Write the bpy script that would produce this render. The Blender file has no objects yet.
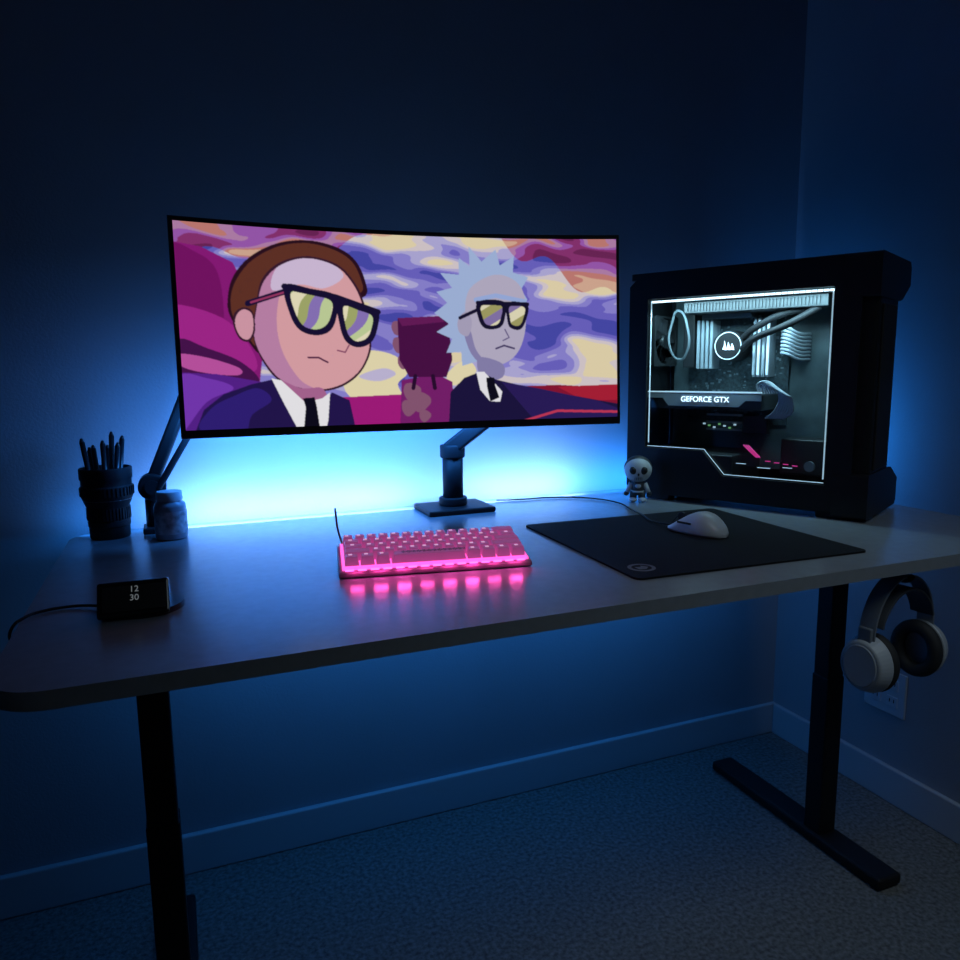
import bpy, bmesh, numpy as np, math, random
from mathutils import Vector, Matrix, Euler
random.seed(4); rng=np.random.RandomState(7)
Z0=.802
sc=bpy.context.scene
sc.view_settings.view_transform='Standard'
# ---------------- helpers
def srgb(h):
    h=h.lstrip('#');c=[int(h[i:i+2],16)/255 for i in (0,2,4)]
    return tuple(x/12.92 if x<=.04045 else ((x+.055)/1.055)**2.4 for x in c)
def mat(name,col,rough=.5,metal=0,emit=None,es=0,noise=None,bump=None,spec=.5):
    m=bpy.data.materials.new(name);m.use_nodes=True;nt=m.node_tree;b=nt.nodes['Principled BSDF']
    if isinstance(col,str):col=srgb(col)
    b.inputs['Base Color'].default_value=(*col,1);b.inputs['Roughness'].default_value=rough;b.inputs['Metallic'].default_value=metal
    b.inputs['Specular IOR Level'].default_value=spec
    if emit is not None:
        if isinstance(emit,str):emit=srgb(emit)
        b.inputs['Emission Color'].default_value=(*emit,1);b.inputs['Emission Strength'].default_value=es
    tc=nt.nodes.new('ShaderNodeTexCoord')
    if noise:
        s,amt=noise
        n=nt.nodes.new('ShaderNodeTexNoise');n.inputs['Scale'].default_value=s;n.inputs['Detail'].default_value=6
        nt.links.new(tc.outputs['Object'],n.inputs['Vector'])
        r=nt.nodes.new('ShaderNodeValToRGB');r.color_ramp.elements[0].position=.3;r.color_ramp.elements[1].position=.7
        r.color_ramp.elements[0].color=(*[c*(1-amt) for c in col],1);r.color_ramp.elements[1].color=(*[min(1,c*(1+amt)) for c in col],1)
        nt.links.new(n.outputs['Fac'],r.inputs['Fac']);nt.links.new(r.outputs['Color'],b.inputs['Base Color'])
    if bump:
        s,st=bump
        n=nt.nodes.new('ShaderNodeTexNoise');n.inputs['Scale'].default_value=s;n.inputs['Detail'].default_value=4
        nt.links.new(tc.outputs['Object'],n.inputs['Vector'])
        bp=nt.nodes.new('ShaderNodeBump');bp.inputs['Strength'].default_value=st;bp.inputs['Distance'].default_value=.004
        nt.links.new(n.outputs['Fac'],bp.inputs['Height']);nt.links.new(bp.outputs['Normal'],b.inputs['Normal'])
    return m
def link(o,parent=None):
    bpy.context.collection.objects.link(o)
    if parent is not None:o.parent=parent
    return o
def empty(name,loc,rz=0,rx=0):
    e=bpy.data.objects.new(name,None);e.empty_display_size=.05;bpy.context.collection.objects.link(e)
    e.location=loc;e.rotation_euler=(rx,0,rz);return e
def from_bm(name,bm,m,parent=None,smooth=False,bevel=0,seg=3):
    me=bpy.data.meshes.new(name);bmesh.ops.recalc_face_normals(bm,faces=bm.faces);bm.to_mesh(me);bm.free()
    for x in (m if isinstance(m,list) else [m]):me.materials.append(x)
    o=link(bpy.data.objects.new(name,me),parent)
    if smooth:
        for p in me.polygons:p.use_smooth=True
    if bevel:
        b=o.modifiers.new('b','BEVEL');b.width=bevel;b.segments=seg;b.limit_method='ANGLE';b.angle_limit=.6
    return o
def addbox(bm,c,s,rot=None,taper=1):
    M=Matrix.Translation(c)@(rot.to_matrix().to_4x4() if rot else Matrix())
    vs=[]
    for z in(-.5,.5):
        k=taper if z>0 else 1
        for x,y in((-.5,-.5),(.5,-.5),(.5,.5),(-.5,.5)):vs.append(bm.verts.new(M@Vector((x*s[0]*k,y*s[1]*k,z*s[2]))))
    for f in((3,2,1,0),(4,5,6,7),(0,1,5,4),(1,2,6,5),(2,3,7,6),(3,0,4,7)):bm.faces.new([vs[i] for i in f])
def box(name,parent,c,s,m,bevel=0,rot=None,seg=3):
    bm=bmesh.new();addbox(bm,c,s,rot);return from_bm(name,bm,m,parent,bevel=bevel,seg=seg)
def addcyl(bm,p0,p1,r0,r1=None,n=32,caps=True):
    p0=Vector(p0);p1=Vector(p1);r1=r0 if r1 is None else r1
    q=(p1-p0).to_track_quat('Z','Y').to_matrix()
    A=[];B=[]
    for i in range(n):
        a=2*math.pi*i/n;d=q@Vector((math.cos(a),math.sin(a),0));A.append(bm.verts.new(p0+d*r0));B.append(bm.verts.new(p1+d*r1))
    for i in range(n):
        f=bm.faces.new([A[i],A[(i+1)%n],B[(i+1)%n],B[i]]);f.smooth=True
    if caps:bm.faces.new(A[::-1]);bm.faces.new(B)
def cyl(name,parent,p0,p1,r,m,r2=None,bevel=0,n=32):
    bm=bmesh.new();addcyl(bm,p0,p1,r,r2,n);return from_bm(name,bm,m,parent,bevel=bevel)
def lathe(name,parent,prof,m,n=48,center=(0,0,0)):
    bm=bmesh.new();rings=[]
    for r,z in prof:
        rings.append([bm.verts.new((center[0]+r*math.cos(2*math.pi*i/n),center[1]+r*math.sin(2*math.pi*i/n),center[2]+z)) for i in range(n)] if r>1e-5 else [bm.verts.new((center[0],center[1],center[2]+z))])
    for a,b in zip(rings,rings[1:]):
        for i in range(n):
            j=(i+1)%n
            if len(a)==1 and len(b)==1:continue
            if len(a)==1:bm.faces.new([a[0],b[i],b[j]])
            elif len(b)==1:bm.faces.new([a[i],a[j],b[0]])
            else:bm.faces.new([a[i],a[j],b[j],b[i]])
    o=from_bm(name,bm,m,parent,smooth=True)
    e=o.modifiers.new('e','EDGE_SPLIT');e.split_angle=.6
    return o
def to_mesh(o,name,m,parent):
    me=bpy.data.meshes.new_from_object(o);me.name=name;me.materials.clear();me.materials.append(m)
    mw=o.matrix_local.copy();bpy.data.objects.remove(o)
    n=link(bpy.data.objects.new(name,me),parent);n.matrix_local=mw;return n
def tube(name,parent,pts,r,m,smooth=True,cyclic=False,res=4):
    c=bpy.data.curves.new(name,'CURVE');c.dimensions='3D';c.bevel_depth=r;c.bevel_resolution=res;c.use_fill_caps=True
    s=c.splines.new('BEZIER' if smooth else 'POLY')
    if smooth:
        s.bezier_points.add(len(pts)-1)
        for p,q in zip(s.bezier_points,pts):p.co=q;p.handle_left_type=p.handle_right_type='AUTO'
    else:
        s.points.add(len(pts)-1)
        for p,q in zip(s.points,pts):p.co=(*q,1)
    s.use_cyclic_u=cyclic;s.resolution_u=10
    o=bpy.data.objects.new(name,c);bpy.context.collection.objects.link(o);bpy.context.view_layer.update()
    n=to_mesh(o,name,m,parent)
    for p in n.data.polygons:p.use_smooth=True
    return n
def plate(name,parent,outlines,th,m,M,bevel=0):
    """flat shape with holes from 2D outlines, extruded by th"""
    c=bpy.data.curves.new(name,'CURVE');c.dimensions='2D';c.fill_mode='BOTH';c.extrude=th/2
    for ol in outlines:
        s=c.splines.new('POLY');s.points.add(len(ol)-1);s.use_cyclic_u=True
        for p,q in zip(s.points,ol):p.co=(q[0],q[1],0,1)
    o=bpy.data.objects.new(name,c);bpy.context.collection.objects.link(o);o.matrix_world=M;bpy.context.view_layer.update()
    n=to_mesh(o,name,m,parent);n.matrix_local=M
    if bevel:
        b=n.modifiers.new('b','BEVEL');b.width=bevel;b.segments=2;b.limit_method='ANGLE';b.angle_limit=.6
    return n
def rrect(x0,y0,x1,y1,r,n=8):
    out=[]
    for cx,cy,a0 in((x1-r,y1-r,0),(x0+r,y1-r,90),(x0+r,y0+r,180),(x1-r,y0+r,270)):
        for i in range(n+1):
            a=math.radians(a0+90*i/n);out.append((cx+r*math.cos(a),cy+r*math.sin(a)))
    return out
def text(name,parent,body,size,m,M,ext=.0003,align='CENTER'):
    c=bpy.data.curves.new(name,'FONT');c.body=body;c.size=size;c.extrude=ext;c.align_x=align;c.align_y='CENTER'
    o=bpy.data.objects.new(name,c);bpy.context.collection.objects.link(o);bpy.context.view_layer.update()
    n=to_mesh(o,name,m,parent);n.matrix_local=M;return n
def sphere(name,parent,c,s,m,sub=4,rot=None):
    bm=bmesh.new();bmesh.ops.create_icosphere(bm,subdivisions=sub,radius=1)
    M=Matrix.Translation(c)@(rot.to_matrix().to_4x4() if rot else Matrix())@Matrix.Diagonal((*s,1))
    bmesh.ops.transform(bm,matrix=M,verts=bm.verts);return from_bm(name,bm,m,parent,smooth=True)
def XZ(x=0,y=0,z=0): # plane XY -> XZ
    return Matrix.Translation((x,y,z))@Matrix.Rotation(math.pi/2,4,'X')
# ---------------- materials
M_wall=mat('wall_paint',(.30,.32,.36),.75,noise=(3,.05),bump=(180,.15))
M_ceil=mat('ceiling_paint',(.3,.3,.32),.9)
M_base=mat('baseboard_paint',(.44,.47,.51),.45)
M_carpet=mat('carpet',(.15,.15,.145),1,noise=(110,.5),bump=(220,.7))
M_desk=mat('desk_laminate',(.215,.235,.26),.24,noise=(60,.05),bump=(400,.03))
M_black=mat('black_metal',(.010,.010,.012),.55,bump=(500,.05),spec=.25)
M_blackm=mat('black_matte',(.008,.008,.010),.7)
M_plast=mat('black_plastic',(.014,.015,.018),.35)
M_gloss=mat('gloss_black',(.01,.011,.013),.15)
M_grey=mat('grey_metal',(.25,.27,.3),.35,.6)
# ---------------- room
def wall(name,c,s,m):return box(name,None,c,s,m)
WY=.855;WX=1.8505
wall('wall_back',((WX-1.3)/2,WY+.05,1.25),(WX+1.3+.2,.1,2.5),M_wall)
wall('wall_right',(WX+.05,WY/2-1.2,1.25),(.1,WY+2.4,2.5),M_wall)
wall('wall_left',(-1.35,WY/2-1.2,1.25),(.1,WY+2.4,2.5),M_wall)
wall('floor',((WX-1.3)/2,WY/2-1.2,-.05),(WX+1.3+.2,WY+2.6,.1),M_carpet)
wall('ceiling',((WX-1.3)/2,WY/2-1.2,2.55),(WX+1.3+.2,WY+2.6,.1),M_ceil)
def baseboard(name,c,s):
    box(name,None,c,s,M_base,bevel=.004)
baseboard('baseboard_back',((WX-1.3)/2,WY-.0075,.0468),(WX+1.3,.015,.0936))
baseboard('baseboard_right',(WX-.0075,-.75,.0468),(.015,2*(WY+.75)-.03,.0936))
baseboard('baseboard_left',(-1.3+.0075,-.75,.0468),(.015,2*(WY+.75)-.03,.0936))
# outlet
ou=empty('wall_outlet',(WX,.472,.288))
M_out=mat('outlet_plastic',(.50,.54,.6),.4)
box('cover_plate',ou,(-.003,0,0),(.006,.118,.115),M_out,.002)
for y in(-.024,.024):
    for z in(-.022,.022):
        box('socket',ou,(-.0065,y,z),(.003,.03,.028),M_out,.001)
        for k in(-.006,.006):box('slot',ou,(-.0082,y+k,z+.003),(.001,.002,.009),M_blackm)
# ---------------- desk
L,D=1.6975,.8174
dk=empty('standing_desk',(0,0,Z0))
plate('tabletop',dk,[rrect(0,0,L,D,.065,12)],.021,M_desk,Matrix.Translation((0,0,-.0105)),bevel=.003)
LX=.1418
for i,x in enumerate((LX,L-LX)):
    box('upper_leg_%d'%i,dk,(x,.39,-.22),(.046,.044,.40),M_black,.004)
    box('lower_leg_%d'%i,dk,(x,.39,-.59),(.050,.048,.40),M_black,.004)
    box('leg_bracket_%d'%i,dk,(x,.39,-.031),(.07,.60,.02),M_black,.003)
    bm=bmesh.new()
    addbox(bm,(x,.465,-.785),(.068,.54,.026));from_bm('foot_beam_%d'%i,bm,M_black,dk,bevel=.008)
    for y in(.22,.70):cyl('foot_pad',dk,(x,y,-.8015),(x,y,-.795),.018,M_blackm)
box('cross_rail_front',dk,(L/2,.36,-.041),(L-2*LX,.03,.04),M_black,.002)
box('cross_rail_rear',dk,(L/2,.46,-.041),(L-2*LX,.03,.04),M_black,.002)
# ---------------- LED strips (real lamps)
M_led=mat('led_blue',(.1,.3,.6),.5,emit=(.05,.35,1),es=3)
def area(name,loc,size,power,rot,col=(.03,.32,1.0)):
    l=bpy.data.lights.new(name,'AREA');l.shape='RECTANGLE';l.size,l.size_y=size;l.energy=power;l.color=col
    o=bpy.data.objects.new(name,l);bpy.context.collection.objects.link(o);o.location=loc;o.rotation_euler=rot;return o
# area light points -Z ; rot x=+90deg -> points +Y
area('led_lamp_monitor',(.58,.67,Z0+.215),(.74,.02),5.2,(math.radians(64),0,-.03),(.035,.27,1))
area('led_lamp_desk',(.66,.775,Z0+.012),(.95,.012),2.0,(math.radians(100),0,0),(.50,.74,1.0))
area('led_lamp_desk_wide',(.74,.775,Z0+.012),(1.45,.010),4.6,(math.radians(118),0,0),(.02,.265,1))
area('led_lamp_under',(.85,.62,Z0-.06),(1.3,.02),2.6,(math.radians(60),0,0),(.03,.30,1))
area('led_lamp_side',(1.63,.70,Z0+.10),(.12,.02),2.3,(math.radians(95),0,math.radians(-65)),(.02,.28,1))
ls=empty('led_strip',(0,0,Z0))
box('strip_rear',ls,(.85,D+.002,-.012),(1.5,.003,.01),M_led)
box('strip_under',ls,(.85,.625,-.0225),(1.3,.012,.003),M_led)
# ---------------- screen artwork (flat picture shown on the monitor)
def cr(pts,n=6):
    p=np.array(pts,float);N=len(p);out=[]
    for i in range(N):
        a,b,c,d=p[i-1],p[i],p[(i+1)%N],p[(i+2)%N]
        for t in np.linspace(0,1,n,endpoint=False):
            out.append(.5*((2*b)+(-a+c)*t+(2*a-5*b+4*c-d)*t*t+(-a+3*b-3*c+d)*t**3))
    return np.array(out)
NXs,NYs=1000,430
uu,vv=np.meshgrid(np.linspace(0,1,NXs),np.linspace(0,1,NYs)) # v=0 top
def homog(src,dst):
    A=[];B=[]
    for (x,y),(X,Y) in zip(src,dst):
        A+=[[x,y,1,0,0,0,-X*x,-X*y],[0,0,0,x,y,1,-Y*x,-Y*y]];B+=[X,Y]
    h=np.linalg.solve(np.array(A,float),np.array(B,float));return np.append(h,1).reshape(3,3)
H=homog([(0,0),(1,0),(1,1),(0,1)],[(173,220),(615,240),(616,419),(184,431)])
w_=H[2,0]*uu+H[2,1]*vv+1
AX=(H[0,0]*uu+H[0,1]*vv+H[0,2])/w_; AY=(H[1,0]*uu+H[1,1]*vv+H[1,2])/w_
AY=AY+.035*4*uu*(1-uu)*(372-AY)
IMG=np.zeros((NYs,NXs,3))
def vnoise(x,y,seed):
    r=np.random.RandomState(seed).rand(64,64);xi=np.floor(x).astype(int);yi=np.floor(y).astype(int)
    fx=x-xi;fy=y-yi;fx=fx*fx*(3-2*fx);fy=fy*fy*(3-2*fy)
    g=lambda a,b:r[b%64,a%64]
    return (g(xi,yi)*(1-fx)+g(xi+1,yi)*fx)*(1-fy)+(g(xi,yi+1)*(1-fx)+g(xi+1,yi+1)*fx)*fy
def fill(pts,col,smooth=True,clip=None):
    P=cr(pts) if smooth else np.array(pts,float)
    m=(AX>=P[:,0].min())&(AX<=P[:,0].max())&(AY>=P[:,1].min())&(AY<=P[:,1].max())
    x=AX[m];y=AY[m];ins=np.zeros(len(x),bool)
    for i in range(len(P)):
        x1,y1=P[i-1];x2,y2=P[i]
        if y1==y2:continue
        c=((y1>y)!=(y2>y))&(x<(x2-x1)*(y-y1)/(y2-y1)+x1);ins^=c
    full=np.zeros_like(m);full[m]=ins
    if clip is not None:full&=clip
    if col is not None:
        if callable(col):
            IMG[full]=col(AX[full],AY[full])
        else:IMG[full]=srgb(col)
    return full
def stroke(pts,w,col,clip=None):
    pts=np.array(pts,float);k=np.zeros(AX.shape,bool)
    for a,b in zip(pts,pts[1:]):
        d=b-a;t=np.clip(((AX-a[0])*d[0]+(AY-a[1])*d[1])/(d@d),0,1)
        k|=np.hypot(AX-a[0]-t*d[0],AY-a[1]-t*d[1])<w/2
    if clip is not None:k&=clip
    IMG[k]=srgb(col)
def sky(x,y):
    wx=x+16*(vnoise(x/34,y/18,1)-.5);wy=y+12*(vnoise(x/30+9,y/30,2)-.5)-.10*x
    n=.72*vnoise(wx/50,wy/12,3)+.28*vnoise(wx/24+5,wy/7,4)
    pal=['#4a4cb0','#6f66c8','#9088d8','#b6b0e0','#ddd0d4','#ecdcb4']
    th=[.28,.42,.53,.62,.71]
    out=np.zeros((len(x),3));idx=np.digitize(n,th)
    for i,c in enumerate(pal):out[idx==i]=srgb(c)
    # warm cloud band along the top edge and the upper right
    lim=252-np.clip((x-330)*.35,0,40)+6*np.sin(x/12)
    lim=np.where(x>480,228+(x-480)*.55+9*np.sin(x/9),lim);lim=np.minimum(lim,298+7*np.sin(x/11))
    warm=y<lim
    pw=['#70265a','#8d3474','#9f5cb4','#b884b0','#c88078','#dcb098']
    for i,c in enumerate(pw):out[warm&(idx==i)]=srgb(c)
    return out
IMG[:]=sky(AX.ravel(),AY.ravel()).reshape(NYs,NXs,3)
# cream lower middle
fill([(345,358),(370,350),(398,356),(410,372),(400,384),(404,402),(350,396)],'#efe3b8')
fill([(452,372),(470,360),(480,372),(462,384),(452,384)],'#efe3b8')
fill([(360,376),(385,368),(398,374),(380,381)],'#c8bfe0')
# left car seat
fill([(168,240),(200,246),(232,262),(252,300),(262,350),(258,385),(168,392)],'#8e1c7c',False)
fill([(168,246),(196,252),(215,268),(222,300),(218,330),(176,318)],'#7a1468')
fill([(168,306),(222,318),(252,352),(248,372),(180,352)],'#a82890')
fill([(176,340),(206,348),(240,362),(258,382),(230,392),(178,384)],'#4a1450')
fill([(178,354),(208,358),(238,368),(236,375),(205,373),(180,366)],'#c456a8')
fill([(168,372),(215,374),(262,382),(270,436),(168,436)],'#5a2390',False)
fill([(176,378),(205,378),(232,388),(205,402),(182,432),(172,436)],'#7a3ab8')
# centre seat + damage
fill([(320,398),(455,392),(470,436),(320,436)],'#a81c80',False)
fill([(404,380),(440,374),(456,382),(458,428),(402,428)],'#7c2070',False)
for cx,cy,r in((415,392,9),(424,402,10),(412,408,8),(401,328,7),(403,345,8),(407,362,7),(446,366,6),(428,416,6)):
    a=np.linspace(0,2*math.pi,9)[:-1]
    fill([(cx+r*(1+.25*math.sin(5*t))*math.cos(t),cy+r*(1+.3*math.cos(3*t))*math.sin(t)) for t in a],'#8d5a78')
fill([(400,318),(445,316),(452,322),(456,360),(450,377),(412,377),(402,360)],'#4c1048',False)
fill([(400,318),(445,316),(448,322),(405,326)],'#6a1c5c',False)
stroke([(418,376),(416,388)],4,'#2a0c30');stroke([(436,376),(438,388)],4,'#2a0c30')
# right door and dash
fill([(500,388),(560,386),(620,390),(620,422),(500,425)],'#8c1434',False)
fill([(560,388),(620,386),(620,402),(585,402)],'#b02038',False)
# ---- man (right, spiky hair)
hair=[(451,303),(440,292),(456,288),(444,273),(463,275),(463,258),(474,267),(473,247),(486,262),(500,250),(504,266),(518,257),(517,273),(532,278),(525,290),(531,300),(520,345),(498,360),(480,362),(466,366),(465,352),(450,353),(456,339),(440,332),(453,324),(438,313)]
fill(hair,'#a8bce4',False)
fill([(470,300),(478,285),(500,275),(520,282),(529,300),(529,330),(522,352),(508,364),(488,366),(476,350),(470,325)],'#bcb4cc')
fill([(474,330),(480,350),(492,366),(486,366),(474,352),(468,332)],'#8d86b4')
fill([(462,320),(470,312),(476,322),(472,336),(463,332)],'#b0a8c4')
stroke([(480,300),(500,296),(528,302)],4.5,'#9fb4e6')
def lensf(x,y):
    t=((x*.8+y*1.3)/13)%3;o=np.zeros((len(x),3))
    o[:]=srgb('#e9e2c0');o[t>1]=srgb('#a8a468');o[t>2]=srgb('#8a78b0');return o
stroke([(464,318),(484,309)],3.5,'#161030')
fill([(482,302),(508,302),(509,318),(504,328),(490,329),(483,320)],'#15102e')
fill([(511,303),(531,305),(530,320),(524,330),(514,328),(511,318)],'#15102e')
fill([(486,306),(505,306),(505,318),(501,325),(491,325),(487,318)],lensf)
fill([(514,307),(528,308),(527,319),(523,326),(516,325),(514,318)],lensf)
stroke([(482,303),(531,305)],4,'#15102e')
stroke([(500,349),(508,346),(518,349)],1.8,'#4a3f6a');stroke([(509,330),(513,338),(507,341)],1.2,'#6a5f8a')
fill([(482,358),(506,364),(506,378),(486,380)],'#8d86b4')
fill([(452,425),(454,392),(468,378),(484,372),(500,380),(540,390),(580,398),(617,406),(620,424)],'#1c1440',False)
fill([(505,382),(545,390),(600,403),(620,412),(620,424),(540,424)],'#2b1c5c',False)
fill([(480,372),(488,372),(506,392),(504,402),(494,402),(484,390)],'#f2f0f6',False)
fill([(490,378),(498,378),(499,386),(503,398),(494,402),(491,388)],'#0c0a1c',False)
stroke([(520,424),(560,412),(620,414)],2.5,'#c83a5a')
# ---- boy (left)
fill([(229,316),(227,296),(233,275),(250,256),(277,243),(308,240),(338,247),(357,260),(367,280),(367,296),(340,300),(280,310),(262,352),(246,340)],'#2c1020')
fill([(232,316),(230,296),(237,277),(253,259),(279,246),(308,243),(336,250),(354,262),(363,280),(363,292),(340,300),(280,310),(258,345),(246,335)],'#653428')
face=[(256,300),(262,278),(280,262),(308,256),(338,264),(356,282),(366,303),(372,330),(372,352),(360,374),(338,388),(308,391),(280,382),(262,362),(252,335)]
fill(face,'#3a1a30')
fm=fill([(257,302),(264,280),(282,264),(308,258),(337,266),(354,283),(364,304),(370,330),(370,351),(359,372),(337,386),(308,389),(281,380),(263,360),(253,335)],'#e4a8ae')
fill([(250,296),(262,278),(282,262),(296,262),(282,285),(276,320),(282,352),(300,380),(320,392),(280,392),(240,350)],'#c488b0',clip=fm)
fill([(272,290),(276,268),(300,256),(330,262),(345,276),(325,288),(300,284)],'#d9c4e2',clip=fm)
fill([(232,324),(234,312),(243,307),(252,312),(254,330),(248,341),(238,338)],'#3a1a30')
fill([(234,324),(236,314),(243,309),(251,314),(252,330),(247,339),(239,336)],'#dca0b0')
stroke([(247,303),(285,291)],6,'#1a1038');stroke([(250,302),(284,292)],2,'#a03a68')
def lens2(x,y):
    t=((x*1.0+y*.9)/17+.4*np.sin(y/9))%3;o=np.zeros((len(x),3))
    o[:]=srgb('#f0e8c4');o[t>1]=srgb('#a9b070');o[t>1.6]=srgb('#8f78c0');o[t>2.3]=srgb('#c8d8a0');return o
fill([(284,285),(310,288),(338,296),(337,318),(330,331),(316,335),(300,330),(290,315)],'#181034')
fill([(338,297),(360,304),(380,311),(379,330),(372,343),(358,347),(346,340),(340,322)],'#181034')
fill([(291,292),(310,294),(332,301),(331,317),(325,326),(315,329),(303,325),(295,312)],lens2)
fill([(345,306),(360,310),(374,316),(373,329),(368,338),(358,341),(350,335),(346,322)],lens2)
stroke([(284,286),(337,297),(380,312)],6,'#181034')
stroke([(308,357),(318,357),(328,362)],1.8,'#5a2a4a');stroke([(350,345),(346,352),(338,350)],1.4,'#8a4a6a')
fill([(278,380),(300,388),(322,388),(326,404),(300,410),(276,395)],'#b06a98')
fill([(192,436),(202,410),(222,394),(250,384),(276,378),(300,400),(322,404),(332,392),(350,400),(358,436)],'#241650',False)
fill([(198,430),(210,408),(232,396),(256,388),(270,400),(250,415),(240,436)],'#32207a')
fill([(270,378),(280,380),(304,402),(322,398),(330,392),(328,420),(324,436),(312,436),(296,428),(282,402)],'#f4f2f6',False)
fill([(302,398),(314,397),(316,405),(320,432),(310,436),(303,428),(305,407)],'#0c0a1c',False)
P_=np.pad(IMG,((1,1),(1,1),(0,0)),'edge')
IMG=sum(P_[a:a+NYs,b:b+NXs]*w for a,b,w in [(0,0,1),(0,1,2),(0,2,1),(1,0,2),(1,1,4),(1,2,2),(2,0,1),(2,1,2),(2,2,1)])/16
# ---------------- monitor
SAG=.042
mo=empty('ultrawide_monitor',(.616,.4936,Z0+.3854),-.0895)
mo.rotation_euler=(-.0528,0,-.0895)
W,Hh=.815,.365
def cy(u):return SAG*(1-(2*u/W)**2)-.0
def slab(name,w,z0,z1,off,th,m,n=48,back=None):
    bm=bmesh.new();rows=[]
    for i in range(n+1):
        u=-w/2+w*i/n;y=cy(u)+off
        b=y+th+(back(u/w) if back else 0)
        rows.append([bm.verts.new((u,y,z0)),bm.verts.new((u,y,z1)),bm.verts.new((u,b,z1-(.004 if back else 0))),bm.verts.new((u,b,z0+(.004 if back else 0)))])
    for a,b in zip(rows,rows[1:]):
        for k in range(4):bm.faces.new([a[k],b[k],b[(k+1)%4],a[(k+1)%4]])
    bm.faces.new(rows[0]);bm.faces.new(rows[-1][::-1])
    return from_bm(name,bm,m,mo)
slab('housing',W,-Hh/2,Hh/2,.0,.012,M_plast,back=lambda t:.02*(1-(2*t)**2))
SW0,SW1,SZ0,SZ1=-W/2+.008,W/2-.006,-Hh/2+.014,Hh/2-.008
xs=SW0+uu*(SW1-SW0);zs=SZ1-vv*(SZ1-SZ0);ys=SAG*(1-(2*xs/W)**2)-.0012
co=np.stack([xs,ys,zs],-1).reshape(-1,3)
me=bpy.data.meshes.new('screen')
i=np.arange(NYs-1)[:,None]*NXs+np.arange(NXs-1)[None];i=i.ravel()
fc=np.stack([i,i+NXs,i+NXs+1,i+1],-1)
me.vertices.add(len(co));me.vertices.foreach_set('co',co.ravel())
me.loops.add(fc.size);me.loops.foreach_set('vertex_index',fc.ravel().astype(np.int32))
me.polygons.add(len(fc));me.polygons.foreach_set('loop_start',(np.arange(len(fc))*4).astype(np.int32))
me.update(calc_edges=True)
ca=me.color_attributes.new('picture','FLOAT_COLOR','POINT')
ca.data.foreach_set('color',np.concatenate([IMG.reshape(-1,3),np.ones((len(co),1))],1).astype(np.float32).ravel())
M_scr=mat('screen_panel',(.01,.01,.01),.35);nt=M_scr.node_tree
at=nt.nodes.new('ShaderNodeAttribute');at.attribute_name='picture'
nt.links.new(at.outputs['Color'],nt.nodes['Principled BSDF'].inputs['Emission Color']);nt.nodes['Principled BSDF'].inputs['Emission Strength'].default_value=.82
me.materials.append(M_scr);link(bpy.data.objects.new('screen',me),mo)
box('vesa_block',mo,(0,.095,0),(.14,.05,.14),M_plast,.01)
# ---------------- monitor arm with stand base
ar=empty('monitor_arm',(.77,.735,Z0))
box('base_plate',ar,(0,-.005,.006),(.155,.12,.012),M_black,.004)
cyl('collar',ar,(0,0,.012),(0,0,.03),.032,M_black,bevel=.003)
cyl('column',ar,(0,0,.012),(0,0,.135),.023,M_black)
cyl('swivel',ar,(0,0,.118),(0,0,.148),.028,M_black,bevel=.004)
def link_arm(name,p,a,b,w,h,m=M_black):
    a=Vector(a);b=Vector(b);d=b-a;q=d.to_track_quat('X','Z').to_euler()
    return box(name,p,(a+b)/2,(d.length,w,h),m,.006,rot=q)
link_arm('lower_link',ar,(-.01,0,.135),(.095,-.075,.235),.03,.034)
sphere('elbow',ar,(.098,-.077,.238),(.026,.026,.026),M_black)
link_arm('upper_link',ar,(.095,-.077,.238),(-.10,-.12,.37),.03,.034)
cyl('tilt_joint',ar,(-.10,-.135,.35),(-.10,-.135,.41),.022,M_black)
# second clamp arm at the desk's rear-left
a2=empty('clamp_monitor_arm',(.150,.775,Z0))
box('clamp_foot',a2,(0,.0,.006),(.04,.06,.012),M_black,.003)
cyl('post',a2,(0,0,.01),(0,0,.075),.014,M_black)
cyl('pivot_knob',a2,(.002,-.026,.092),(.002,.015,.092),.026,M_black,bevel=.004)
cyl('pivot_cap',a2,(.002,-.030,.092),(.002,-.026,.092),.014,M_black)
link_arm('main_link',a2,(.0,.0,.095),(.105,-.02,.34),.022,.024)
link_arm('spring_link',a2,(.010,-.025,.085),(.10,-.05,.235),.012,.013)
sphere('elbow',a2,(.105,-.02,.34),(.02,.02,.02),M_black)
link_arm('head_link',a2,(.105,-.02,.34),(.24,-.09,.36),.02,.022)
# ---------------- PC tower
pc=empty('pc_tower_case',(1.4615,.2402,Z0),-1.0918)
M_case=mat('case_black',(.007,.008,.010),.5,bump=(600,.04),spec=.25)
M_case2=mat('case_front',(.009,.010,.012),.4,spec=.25)
CD,CW,CH=.536,.225,.5285
for x in(-.46,-.07):
    for y in(.03,.19):box('foot',pc,(x,y,.009),(.06,.03,.018),M_blackm,.003)
win=[(-.489,.468),(-.082,.468),(-.080,.070),(-.296,.070),(-.345,.124),(-.489,.124)]
outer=[(-CD,.03),(-CD+.012,.018),(-.03,.018),(-.03,CH-.03),(-.05,CH-.012),(-CD+.02,CH-.012),(-CD,CH-.03)]
plate('side_panel',pc,[outer,win],.006,M_case,XZ(0,.003,0),bevel=.0015)
box('far_panel',pc,(-.28,.203,.265),(.49,.006,.49),M_case)
box('rear_panel',pc,(-CD+.006,.104,.267),(.008,.195,.475),M_case)
box('top_panel',pc,(-.28,.104,CH-.018),(.48,.20,.012),M_case)
box('floor_panel',pc,(-.28,.104,.024),(.48,.20,.012),M_case)
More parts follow.
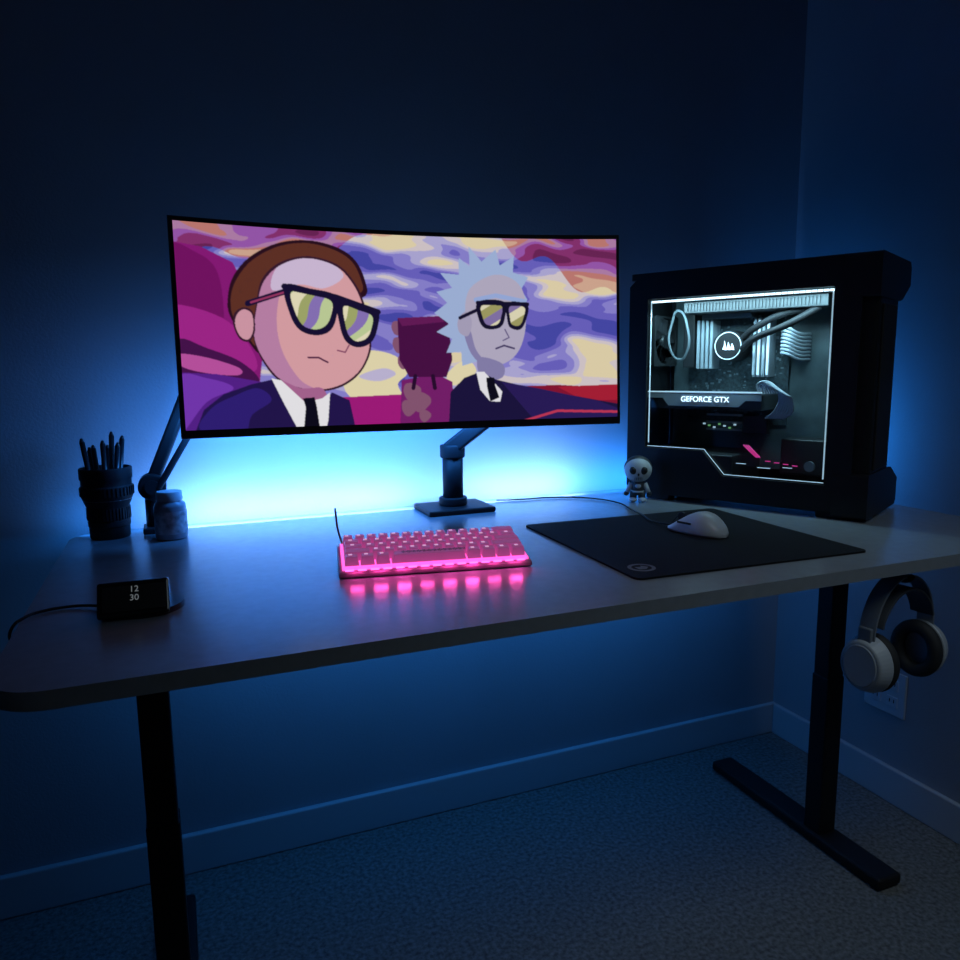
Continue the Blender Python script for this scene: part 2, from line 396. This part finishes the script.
# front panel and bumper caps
box('front_panel',pc,(-.03,.09,.267),(.058,.165,.40),M_case2,.012)
box('front_inset',pc,(.0005,.09,.267),(.004,.11,.33),M_blackm,.003)
def bumper(name,z0,z1,up):
    if up:pr=[(-.001,z0-.012),(.165,z0-.012),(.185,z0-.008),(.25,z0+.025),(.25,z1-.012),(.238,z1),(-.001,z1)]
    else:pr=[(-.001,z0),(.24,z0),(.25,z0+.01),(.25,z1-.02),(.185,z1+.01),(.165,z1+.012),(-.001,z1+.012)]
    M=Matrix.Translation((-.032,0,0))@Matrix(((0,0,1,0),(1,0,0,0),(0,1,0,0),(0,0,0,1)))
    plate(name,pc,[pr],.068,M_case2,M,bevel=.006)
bumper('top_bumper',.455,CH,True);bumper('bottom_bumper',.006,.085,False)
plate('top_cover',pc,[rrect(-CD,0,-.06,.235,.012)],.014,M_case,Matrix.Translation((0,0,CH-.008)),bevel=.004)
plate('base_skirt',pc,[rrect(-CD+.03,.004,-.06,.225,.012)],.014,M_case,Matrix.Translation((0,0,.02)),bevel=.004)
# interior
M_tray=mat('case_interior',(.07,.10,.11),.5,noise=(25,.3))
M_shroud=mat('shroud',(.02,.022,.025),.4)
M_wh=mat('led_white',(.8,.9,1),.5,emit=(.75,.92,1),es=2.2)
M_wh2=mat('led_white_soft',(.8,.9,1),.5,emit=(.6,.85,1),es=.6)
M_pcb=mat('circuit_board',(.045,.065,.075),.6,noise=(120,.5),spec=.3)
M_slv=mat('sleeved_cable',(.5,.55,.6),.6)
M_sil=mat('silver_heatsink',(.36,.41,.45),.45,.1)
M_dim=mat('board_parts',(.18,.22,.24),.55)
M_pk=mat('led_pink',(.4,.06,.25),.5,emit=(1,.05,.35),es=.55)
box('motherboard_tray',pc,(-.28,.192,.28),(.46,.004,.42),M_tray)
box('motherboard',pc,(-.345,.186,.325),(.245,.004,.30),M_pcb)
box('io_shroud',pc,(-.452,.165,.385),(.03,.04,.15),M_shroud,.004)
for k in range(4):box('vrm_fin_%d'%k,pc,(-.425+.011*k,.160,.365),(.007,.045,.115),M_sil,.001)
box('vrm_top',pc,(-.36,.165,.435),(.12,.04,.02),M_dim,.002)
rs=random.Random(3)
bm=bmesh.new()
for k in range(110):
    addbox(bm,(rs.uniform(-.46,-.23),.186,rs.uniform(.19,.46)),(rs.uniform(.002,.009),.006,rs.uniform(.002,.007)))
from_bm('board_components',bm,M_dim,pc)
box('chipset_sink',pc,(-.29,.175,.175),(.06,.015,.045),M_shroud,.003)
box('psu_shroud',pc,(-.395,.10,.073),(.23,.17,.085),M_shroud,.003)
# led strip round the window
bm=bmesh.new()
for k in range(34):addbox(bm,(-.478+.0118*k,.012,.462),(.0095,.004,.0045))
from_bm('led_top',bm,M_wh,pc)
box('led_front',pc,(-.0875,.014,.27),(.0018,.004,.38),M_wh2)
box('led_rear',pc,(-.4865,.014,.30),(.0010,.004,.33),M_wh2)
tube('led_step',pc,[(-.487,.010,.127),(-.345,.010,.127),(-.296,.010,.073),(-.085,.010,.073)],.0008,M_wh2,smooth=False)
# radiator and fans
M_fan=mat('fan_black',(.015,.017,.019),.5)
box('radiator',pc,(-.27,.125,.448),(.32,.12,.026),M_fan,.002)
bm=bmesh.new()
for k in range(40):addbox(bm,(-.42+.0075*k,.0635,.448),(.0012,.003,.018))
from_bm('radiator_fins',bm,M_shroud,pc)
def fan(name,c,r,axis='Y'):
    f=empty(name,c);f.parent=pc
    if axis=='X':f.rotation_euler=(0,0,math.pi/2)
    ring=[(r*1.02*math.cos(a),r*1.02*math.sin(a)) for a in np.linspace(0,2*math.pi,40)[:-1]]
    plate('frame',f,[rrect(-r*1.1,-r*1.1,r*1.1,r*1.1,.006),ring],.02,M_fan,XZ())
    cyl('hub',f,(0,-.011,0),(0,.009,0),r*.3,M_fan)
    for k in range(9):
        a=2*math.pi*k/9;d=Vector((math.cos(a),0,math.sin(a)));t=Vector((-math.sin(a),0,math.cos(a)))
        bm=bmesh.new();v=[bm.verts.new(p) for p in(d*r*.28-t*r*.08+Vector((0,-.006,0)),d*r*.28+t*r*.08+Vector((0,.004,0)),d*r*.96+t*r*.38+Vector((0,.004,0)),d*r*.96-t*r*.05+Vector((0,-.008,0)))]
        bm.faces.new(v);from_bm('blade',bm,M_shroud,f)
    return f
fan('rear_fan',(-.51,.12,.375),.055,'X')
fan('front_fan',(-.075,.11,.36),.062,'X');fan('front_fan_low',(-.075,.11,.215),.062,'X')
# CPU pump block
cyl('pump_block',pc,(-.345,.184,.360),(-.345,.125,.360),.036,M_blackm,bevel=.003)
tube('pump_ring',pc,[(-.345+.031*math.cos(a),.124,.360+.031*math.sin(a)) for a in np.linspace(0,2*math.pi,17)[:-1]],.0012,M_wh2,cyclic=True)
for k in range(3):
    x=-.357+.009*k
    plate('pump_emblem_%d'%k,pc,[[(x,.352),(x+.010,.350),(x+.008,.358),(x+.004,.372-.003*k),(x+.003,.360)]],.001,M_wh,XZ(0,.123,0))
tube('coolant_tube_a',pc,[(-.32,.14,.375),(-.27,.10,.40),(-.21,.09,.425),(-.15,.09,.437)],.0075,M_blackm)
tube('coolant_tube_b',pc,[(-.32,.14,.350),(-.26,.07,.375),(-.19,.06,.40),(-.13,.08,.436)],.0075,M_blackm)
tube('cable_loop',pc,[(-.475,.10,.42),(-.455,.09,.445),(-.43,.09,.40),(-.435,.10,.35),(-.46,.11,.33),(-.48,.10,.36)],.003,M_dim,cyclic=True)
# RAM
for k in range(4):
    x=-.290+.0105*k
    box('ram_%d'%k,pc,(x,.165,.355),(.006,.04,.135),M_sil,.001)
    box('ram_light_%d'%k,pc,(x,.143,.355),(.005,.003,.125),M_wh2 if k in(1,3) else M_slv)
# 24-pin sleeved cables
for k in range(8):
    z=.395-.008*k
    tube('atx_cable_%d'%k,pc,[(-.232,.165,z),(-.222,.13,z+.003),(-.205,.115,z),(-.190,.130,z-.010),(-.180,.188,z-.012)],.0031,M_slv,res=2)
# GPU
M_gpu=mat('gpu_shroud',(.34,.38,.42),.55)
M_gpud=mat('gpu_shroud_dark',(.03,.033,.037),.5)
box('gpu_body',pc,(-.372,.115,.232),(.275,.125,.036),M_gpud,.003)
plate('gpu_side_silver',pc,[[(-.510,.254),(-.235,.254),(-.235,.236),(-.27,.236),(-.285,.222),(-.455,.222),(-.470,.240),(-.510,.240)]],.003,M_gpu,XZ(0,.051,0),bevel=.0008)
box('gpu_light_bar',pc,(-.372,.0505,.2545),(.275,.003,.003),M_wh2)
text('gpu_lettering',pc,'GEFORCE GTX',.0175,M_wh,Matrix.Translation((-.365,.0485,.2375))@Matrix.Rotation(math.pi/2,4,'X'))
box('gpu_backplate',pc,(-.372,.115,.2515),(.27,.12,.002),M_sil)
for k in range(8):
    x=-.245+.0055*k
    tube('gpu_cable_%d'%k,pc,[(x,.06,.254),(x+.004,.045,.275-.002*k),(x+.03,.045,.277-.004*k),(x+.046-.002*k,.06,.245),(x+.030,.08,.215),(x,.11,.195)],.0022,M_slv,res=2)
for k in range(3):box('pcie_slot_%d'%k,pc,(-.37,.182,.195-.018*k),(.09,.006,.005),M_slv)
M_gy=mat('led_board_mixed',(.1,.2,.1),.5,emit=(.35,.9,.35),es=.35)
for k in range(7):box('board_led_%d'%k,pc,(-.42+.013*k,.178,.172-.004*(k%3)),(.006,.002,.004),M_gy if k%2 else M_wh2)
box('drive_cage',pc,(-.16,.15,.11),(.10,.07,.08),M_shroud,.004)
for j in range(3):tube('pink_cable_%d'%j,pc,[(-.262+.005*j,.03,.140),(-.247+.005*j,.028,.127),(-.232+.004*j,.03,.114)],.0013,M_pk)
for k in range(4):box('pink_mark_%d'%k,pc,(-.205+.019*k,.024,.108-.002*k),(.011,.001,.002),M_pk)
for k,(x,z,w) in enumerate(((-.26,.100,.022),(-.21,.094,.028),(-.16,.098,.02))):
    box('shroud_mark_%d'%k,pc,(x,.0145,z),(w,.001,.0014),M_wh2)
cyl('power_dial',pc,(-.125,.05,.10),(-.125,.044,.10),.011,M_dim)
pl=bpy.data.lights.new('pc_case_lamp','AREA');pl.shape='RECTANGLE';pl.size=.38;pl.size_y=.02;pl.energy=1.6;pl.color=(.48,.85,1)
po=bpy.data.objects.new('pc_case_lamp',pl);link(po,pc);po.location=(-.285,.022,.452);po.rotation_euler=(math.radians(38),0,0)
# glass
M_gl=bpy.data.materials.new('tempered_glass');M_gl.use_nodes=True;nt=M_gl.node_tree;nt.nodes.clear()
o=nt.nodes.new('ShaderNodeOutputMaterial');mx=nt.nodes.new('ShaderNodeMixShader');t=nt.nodes.new('ShaderNodeBsdfTransparent');g=nt.nodes.new('ShaderNodeBsdfGlossy')
t.inputs[0].default_value=(.88,.93,.95,1);g.inputs['Roughness'].default_value=.12;mx.inputs[0].default_value=.008
nt.links.new(t.outputs[0],mx.inputs[1]);nt.links.new(g.outputs[0],mx.inputs[2]);nt.links.new(mx.outputs[0],o.inputs[0])
plate('window_pane',pc,[win],.002,M_gl,XZ(0,.0065,0))
# ---------------- keyboard
kb=empty('mechanical_keyboard',(.416,.274,Z0),-.176)
M_kc=mat('keyboard_case',(.30,.16,.26),.4)
M_key=mat('keycap_pink',(.50,.18,.40),.45,emit=(.78,.14,.50),es=.22)
M_glow=mat('key_backlight',(.9,.2,.6),.5,emit=(1,.10,.50),es=1.6)
M_edge=mat('edge_backlight',(.9,.2,.6),.5,emit=(1,.12,.55),es=2.6)
M_leg=mat('key_legend',(1,.6,.85),.5,emit=(1,.50,.80),es=.6)
KW,KD=.304,.110
bm=bmesh.new()
pr=[(0,.003),(.004,.001),(KD-.004,.001),(KD,.006),(KD,.026),(KD-.003,.028),(.003,.011),(0,.009)]
A=[bm.verts.new((0,y,z)) for y,z in pr];B=[bm.verts.new((KW,y,z)) for y,z in pr]
n=len(pr)
for i in range(n):bm.faces.new([A[i],A[(i+1)%n],B[(i+1)%n],B[i]])
bm.faces.new(A[::-1]);bm.faces.new(B)
from_bm('case',bm,M_kc,kb,bevel=.002)
tl=math.atan2(.017,.102)
def kz(y):return .011+(y-.003)*math.tan(tl)
bm=bmesh.new();addbox(bm,(KW/2,KD/2,kz(KD/2)+.0024),(KW-.010,KD-.010,.003),Euler((tl,0,0)));from_bm('backlight_plate',bm,M_glow,kb)
bm=bmesh.new()
for k in range(15):addbox(bm,(.016+.0193*k,.0035,kz(.0035)+.0016),(.013,.0016,.0022))
from_bm('edge_light_row',bm,M_edge,kb)
rows=[[1.25,1.25,1.25,6.25,1.25,1.25,1.25,1.25],[2.25]+[1]*10+[2.75],[1.75]+[1]*11+[2.25],[1.5]+[1]*12+[1.5],[1]*13+[2]]
U=.01915
bk=bmesh.new();bl=bmesh.new()
for r,row in enumerate(rows):
    y=.0070+U*(r+.5);x=(KW-15*U)/2
    for i,w in enumerate(row):
        cx=x+w*U/2;x+=w*U
        addbox(bk,(cx,y,kz(y)+.0130),(w*U-.0018,U-.0018,.015),Euler((tl,0,0)),taper=.80 if w<2 else .93)
        if w<2:addbox(bl,(cx-.002,y+.001,kz(y)+.0208),(.0055,.0050,.0006),Euler((tl,0,0)))
from_bm('keycaps',bk,M_key,kb,bevel=.0012,seg=2);from_bm('key_legends',bl,M_leg,kb)
bm=bmesh.new()
for i in range(46):
    addbox(bm,(.098+.0022*i,.0165,kz(.0165)+.0208),(.0012,.006+.003*math.sin(i*1.7),.0004),Euler((tl,0,0)))
from_bm('spacebar_pattern',bm,M_plast,kb)
tube('usb_cable',kb,[(.015,KD,.016),(.012,KD+.02,.02),(.004,KD+.03,.045),(.0,KD+.032,.085)],.0018,M_grey)
# small added lamps imitating the keys' pink reflection on the desk
for k in range(8):
    q=bpy.data.lights.new('key_reflection_fill','AREA');q.shape='RECTANGLE';q.size=.020;q.size_y=.004;q.energy=.009+.003*(k%3);q.color=(1,.07,.42)
    qo=bpy.data.objects.new('key_reflection_fill',q);link(qo,kb);qo.location=(.027+.0357*k,-.0025,.0165);qo.rotation_euler=(math.radians(-34),0,0)
# ---------------- mouse pad, mouse, cable
mp=empty('mouse_pad',(.822,.085,Z0),-.035)
M_pad=mat('pad_cloth',(.008,.008,.010),.9,bump=(900,.3),spec=.2)
plate('cloth',mp,[rrect(0,0,.452,.42,.012)],.003,M_pad,Matrix.Translation((0,0,.0018)))
M_logo=mat('pad_logo',(.14,.14,.15),.8)
plate('logo_ring',mp,[[(.022*math.cos(a),.022*math.sin(a)) for a in np.linspace(0,2*math.pi,30)[:-1]],[(.016*math.cos(a),.016*math.sin(a)) for a in np.linspace(0,2*math.pi,30)[:-1]]],.0003,M_logo,Matrix.Translation((.040,.052,.0035)))
plate('logo_mark',mp,[[(-.009,-.008),(.003,-.010),(.012,.0),(.004,.010),(.001,.003),(-.009,.006)]],.0003,M_logo,Matrix.Translation((.040,.052,.0035)))
ms=empty('computer_mouse',(1.100,.300,Z0+.0036),.28)
M_ms=mat('mouse_shell',(.44,.46,.50),.4)
bm=bmesh.new();ny,na=28,28;rg=[]
for j in range(ny+1):
    t=j/ny;y=-.062+.124*t
    e=max(0,1-abs(2*t-1)**2.6)**.5
    w=(.035-.0045*math.exp(-((t-.55)/.18)**2)*1.0)*e+.0002
    h=(.042*math.exp(-((t-.36)/.52)**2))*e**.8+.001
    ring=[]
    for i in range(na):
        a=2*math.pi*i/na;cx=math.copysign(abs(math.cos(a))**.75,math.cos(a));sz=math.sin(a)
        ring.append(bm.verts.new((w*cx,y,.006+(h-.006)*sz**1 if sz>0 else .006+.0055*max(-1,sz*1.6))))
    rg.append(ring)
for a,b in zip(rg,rg[1:]):
    for i in range(na):bm.faces.new([a[i],a[(i+1)%na],b[(i+1)%na],b[i]])
bm.faces.new(rg[0]);bm.faces.new(rg[-1][::-1])
from_bm('shell',bm,M_ms,ms,smooth=True)
cyl('scroll_wheel',ms,(-.003,.035,.0265),(.003,.035,.0265),.0085,M_blackm,bevel=.001)
tube('button_seam',ms,[(0,.058,.011),(0,.045,.0255),(0,.03,.0315),(0,.012,.0376)],.0009,M_blackm)
box('side_button',ms,(-.031,.008,.022),(.003,.03,.004),M_blackm,.001)
cb=empty('mouse_cable',(0,0,Z0))
tube('cord',cb,[(1.082,.359,.010),(1.075,.40,.008),(1.095,.47,.007),(1.12,.55,.003),(1.14,.64,.003),(1.11,.72,.003),(1.04,.765,.003),(.95,.775,.003),(.90,.79,.003)],.0018,M_blackm)
# ---------------- camera-lens mug with pens
cm=empty('pen_holder_mug',(.072,.760,Z0),0)
M_rib=mat('rubber_ribbed',(.012,.012,.014),.6,spec=.3)
pf=[(0,0),(.034,0),(.036,.003),(.036,.022),(.0375,.024),(.0375,.034),(.036,.036),(.037,.060),(.040,.066),(.0445,.078),(.046,.082),(.046,.10),(.0445,.102),(.0445,.112),(.0465,.115),(.0465,.134),(.045,.136),(.042,.136),(.040,.132),(.038,.07),(.033,.02),(0,.018)]
lathe('lens_body',cm,pf,M_rib)
bm=bmesh.new()
for k in range(40):
    a=2*math.pi*k/40;addbox(bm,(.0375*math.cos(a),.0375*math.sin(a),.048),(.003,.0035,.022),Euler((0,0,a)));addbox(bm,(.0463*math.cos(a),.0463*math.sin(a),.091),(.003,.004,.016),Euler((0,0,a)))
from_bm('focus_ring_ribs',bm,M_rib,cm)
cyl('white_ring',cm,(0,0,.0745),(0,0,.0755),.0435,M_grey)
for k,(x,y,l,dx,dy) in enumerate([(-.03,-.005,.185,-.005,0),(-.015,.01,.170,-.003,0),(0,-.01,.180,.0,0),(.012,.005,.195,.003,0),(.02,-.01,.175,.005,0),(.027,.0,.187,.006,0),(.005,.02,.168,.0,.008),(-.022,.018,.165,-.004,.008)]):
    b=(x*.5,y*.5,.02);t=(x+dx,y+dy,l)
    cyl('pen_%d'%k,cm,b,t,.0048,M_plast if k%3 else M_rib,n=12)
    v=Vector(t)-Vector(b);v.normalize();cyl('pen_tip_%d'%k,cm,t,Vector(t)+v*.008,.0048,M_plast,r2=.002,n=12)
# ---------------- pill bottle
pb=empty('pill_bottle',(.182,.695,Z0))
M_bot=mat('bottle_plastic',(.22,.25,.30),.3);M_lab=mat('bottle_label',(.34,.36,.40),.6,noise=(80,.5));M_cap=mat('bottle_cap',(.45,.48,.52),.4)
lathe('bottle',pb,[(0,0),(.026,0),(.029,.003),(.029,.062),(.027,.068),(.022,.073),(.022,.077),(0,.077)],M_bot)
lathe('label',pb,[(.0295,.012),(.0295,.055)],M_lab)
lathe('cap',pb,[(.0,.074),(.0235,.074),(.0235,.088),(.022,.091),(0,.091)],M_cap)
# ---------------- desk clock on charger
ck=empty('digital_clock',(.138,.240,Z0),-.03)
M_dsp=mat('clock_digits',(.2,.2,.2),.5,emit=(.75,.85,.9),es=.14)
plate('charging_pad',ck,[[(.050*math.cos(a),.050*math.sin(a)) for a in np.linspace(0,2*math.pi,49)[:-1]]],.008,M_plast,Matrix.Translation((.009,.012,.004)),bevel=.002)
pr=[(-.042,.008),(-.038,.004),(.030,.004),(.030,.010),(-.008,.044),(-.016,.046)]
bm=bmesh.new();A=[bm.verts.new((-.044,y,z)) for y,z in pr];B=[bm.verts.new((.042,y,z)) for y,z in pr];n=len(pr)
for i in range(n):bm.faces.new([A[i],A[(i+1)%n],B[(i+1)%n],B[i]])
bm.faces.new(A[::-1]);bm.faces.new(B);from_bm('wedge_body',bm,M_gloss,ck,bevel=.003)
ang=math.atan2(.038,.026)
R=Matrix.Rotation(ang,4,'X')
nrm=Vector((0,-math.sin(ang),math.cos(ang)))
c0=Vector((0,-.029,.027))+nrm*.0006
text('digits_time',ck,'12\n30',.0115,M_dsp,Matrix.Translation(c0+Vector((.0,0.003,.0045)))@R)
box('display_border',ck,c0+Vector((.0,0,0))-nrm*.0004,(.075,.001,.034),M_plast,rot=Euler((ang-math.pi/2,0,0)))
tube('clock_cable',ck,[(-.04,.02,.006),(-.085,.045,.003),(-.12,.035,.003),(-.135,.015,.003),(-.146,.0,-.004),(-.150,.02,-.03),(-.12,.12,-.034),(-.08,.3,-.034)],.002,M_blackm)
# ---------------- vinyl figure
fg=empty('toy_figurine',(1.196,.640,Z0),-.55)
M_fw=mat('figure_white',(.46,.47,.49),.5);M_fb=mat('figure_black',(.012,.012,.014),.5);M_fg=mat('figure_grey',(.03,.032,.036),.5)
sphere('head',fg,(0,0,.076),(.0315,.027,.029),M_fw)
sphere('hood_top',fg,(0,.007,.080),(.0322,.0265,.029),M_fg)
for s in(-1,1):
    sphere('eye_patch_%d'%s,fg,(s*.012,-.0225,.077),(.0085,.006,.0095),M_fb,3,Euler((0,s*.5,0)))
    cyl('arm_%d'%s,fg,(s*.015,0,.044),(s*.025,-.004,.024),.0065,M_fw,r2=.005)
    sphere('hand_%d'%s,fg,(s*.026,-.004,.021),(.006,.006,.006),M_fb,3)
    cyl('leg_%d'%s,fg,(s*.009,0,.026),(s*.011,0,.004),.009,M_fg,r2=.008)
    sphere('boot_%d'%s,fg,(s*.011,-.004,.0062),(.010,.014,.006),M_fw,3)
sphere('nose_mark',fg,(0,-.0262,.068),(.0025,.0018,.0035),M_fb,2)
for k in range(5):box('tooth_gap_%d'%k,fg,(-.008+.004*k,-.0235,.0575),(.0009,.003,.006),M_fb)
cyl('torso',fg,(0,0,.018),(0,0,.048),.013,M_fg,r2=.015);cyl('belt',fg,(0,0,.024),(0,0,.028),.0150,M_fw)
sphere('chest_emblem',fg,(0,-.0125,.040),(.007,.003,.007),M_fw,2)
# ---------------- headphones hanging from hook under the desk
hp=empty('over_ear_headphones',(1.340,.058,Z0-.042),.12)
M_hw=mat('headphone_shell',(.38,.41,.45),.4);M_hb=mat('ear_cushion',(.015,.015,.017),.75)
def band(name,rx,rz,w,th,m,z0,a0=0,a1=180):
    bm=bmesh.new();rr=[]
    for k in range(41):
        a=math.radians(a0+(a1-a0)*k/40);c,s=math.cos(a),math.sin(a)
        nx,nz=c/rx,s/rz;l=math.hypot(nx,nz);nx/=l;nz/=l
        p=(rx*c,rz*s);rr.append([bm.verts.new((p[0]+nx*o,y,z0+p[1]+nz*o)) for o,y in((0,-w/2),(th,-w/2),(th,w/2),(0,w/2))])
    for a,b in zip(rr,rr[1:]):
        for k in range(4):bm.faces.new([a[k],b[k],b[(k+1)%4],a[(k+1)%4]])
    bm.faces.new(rr[0]);bm.faces.new(rr[-1][::-1]);return from_bm(name,bm,m,hp,bevel=.0012)
M_bandm=mat('headband_alloy',(.17,.19,.22),.5,.1)
band('headband',.082,.098,.030,.004,M_bandm,-.102)
band('strap',.072,.074,.042,.004,mat('strap_fabric',(.05,.055,.065),.8),-.100,14,166)
for s in(-1,1):
    c=Vector((s*.080,0,-.146))
    def ell(name,x0,x1,ry,rz,m,r2=1.0,bev=.004):
        bm=bmesh.new();A=[];B=[]
        for k in range(40):
            a=2*math.pi*k/40;A.append(bm.verts.new((c.x+s*x0,ry*math.cos(a),c.z+rz*math.sin(a))));B.append(bm.verts.new((c.x+s*x1,ry*r2*math.cos(a),c.z+rz*r2*math.sin(a))))
        for k in range(40):bm.faces.new([A[k],A[(k+1)%40],B[(k+1)%40],B[k]])
        bm.faces.new(A[::-1]);bm.faces.new(B);return from_bm(name,bm,m,hp,bevel=bev)
    ell('ear_shell_%d'%s,-.008,.018,.046,.052,M_hw,.80)
    ell('shell_disc_%d'%s,.018,.0195,.031,.037,M_hw,.95,.0005)
    bm=bmesh.new();N1,N2=40,12;g=[]
    for i in range(N1):
        a=2*math.pi*i/N1;g.append([])
        for j in range(N2):
            b=2*math.pi*j/N2;g[-1].append(bm.verts.new((c.x+s*(-.018+.012*math.sin(b)),(.034+.012*math.cos(b))*math.cos(a),c.z+(.040+.012*math.cos(b))*math.sin(a))))
    for i in range(N1):
        for j in range(N2):bm.faces.new([g[i][j],g[(i+1)%N1][j],g[(i+1)%N1][(j+1)%N2],g[i][(j+1)%N2]])
    from_bm('ear_cushion_%d'%s,bm,M_hb,hp,smooth=True)
    box('yoke_%d'%s,hp,(s*.088,0,-.098),(.008,.024,.035),M_bandm,.002)
hk=empty('headphone_hook',(1.340,.058,Z0))
box('mount_plate',hk,(0,.03,-.024),(.03,.05,.006),M_black,.001)
tube('hook_arm',hk,[(0,.03,-.027),(0,.028,-.042),(0,.015,-.050),(0,-.015,-.049),(0,-.022,-.041)],.0045,M_black)
# ---------------- world, camera
w=bpy.data.worlds.new('night');sc.world=w;w.use_nodes=True
w.node_tree.nodes['Background'].inputs[0].default_value=(.45,.70,1,1);w.node_tree.nodes['Background'].inputs[1].default_value=.014
rl=area('room_fill_light',(1.2,-1.0,2.3),(.8,.8),1.3,(math.radians(24),0,0),(.7,.88,1));rl.data.spread=math.radians(70)  # added unseen fill, lifts the desk top and its front edge
p,y,r=.1494,.3863,-.0109
cp,sp,cyw,syw=math.cos(p),math.sin(p),math.cos(y),math.sin(y)
F=Vector((syw*cp,cyw*cp,-sp));Rv=Vector((cyw,-syw,0));Uv=Rv.cross(F)
R2=math.cos(r)*Rv+math.sin(r)*Uv;U2=-math.sin(r)*Rv+math.cos(r)*Uv
cam=bpy.data.cameras.new('camera');cam.sensor_width=36;cam.lens=749.8/960*36;cam.clip_start=.01
co_=bpy.data.objects.new('camera',cam);bpy.context.collection.objects.link(co_)
m4=Matrix((R2,U2,-F)).transposed().to_4x4();m4.translation=(.1999,-.8279,.3171+Z0);co_.matrix_world=m4
sc.camera=co_
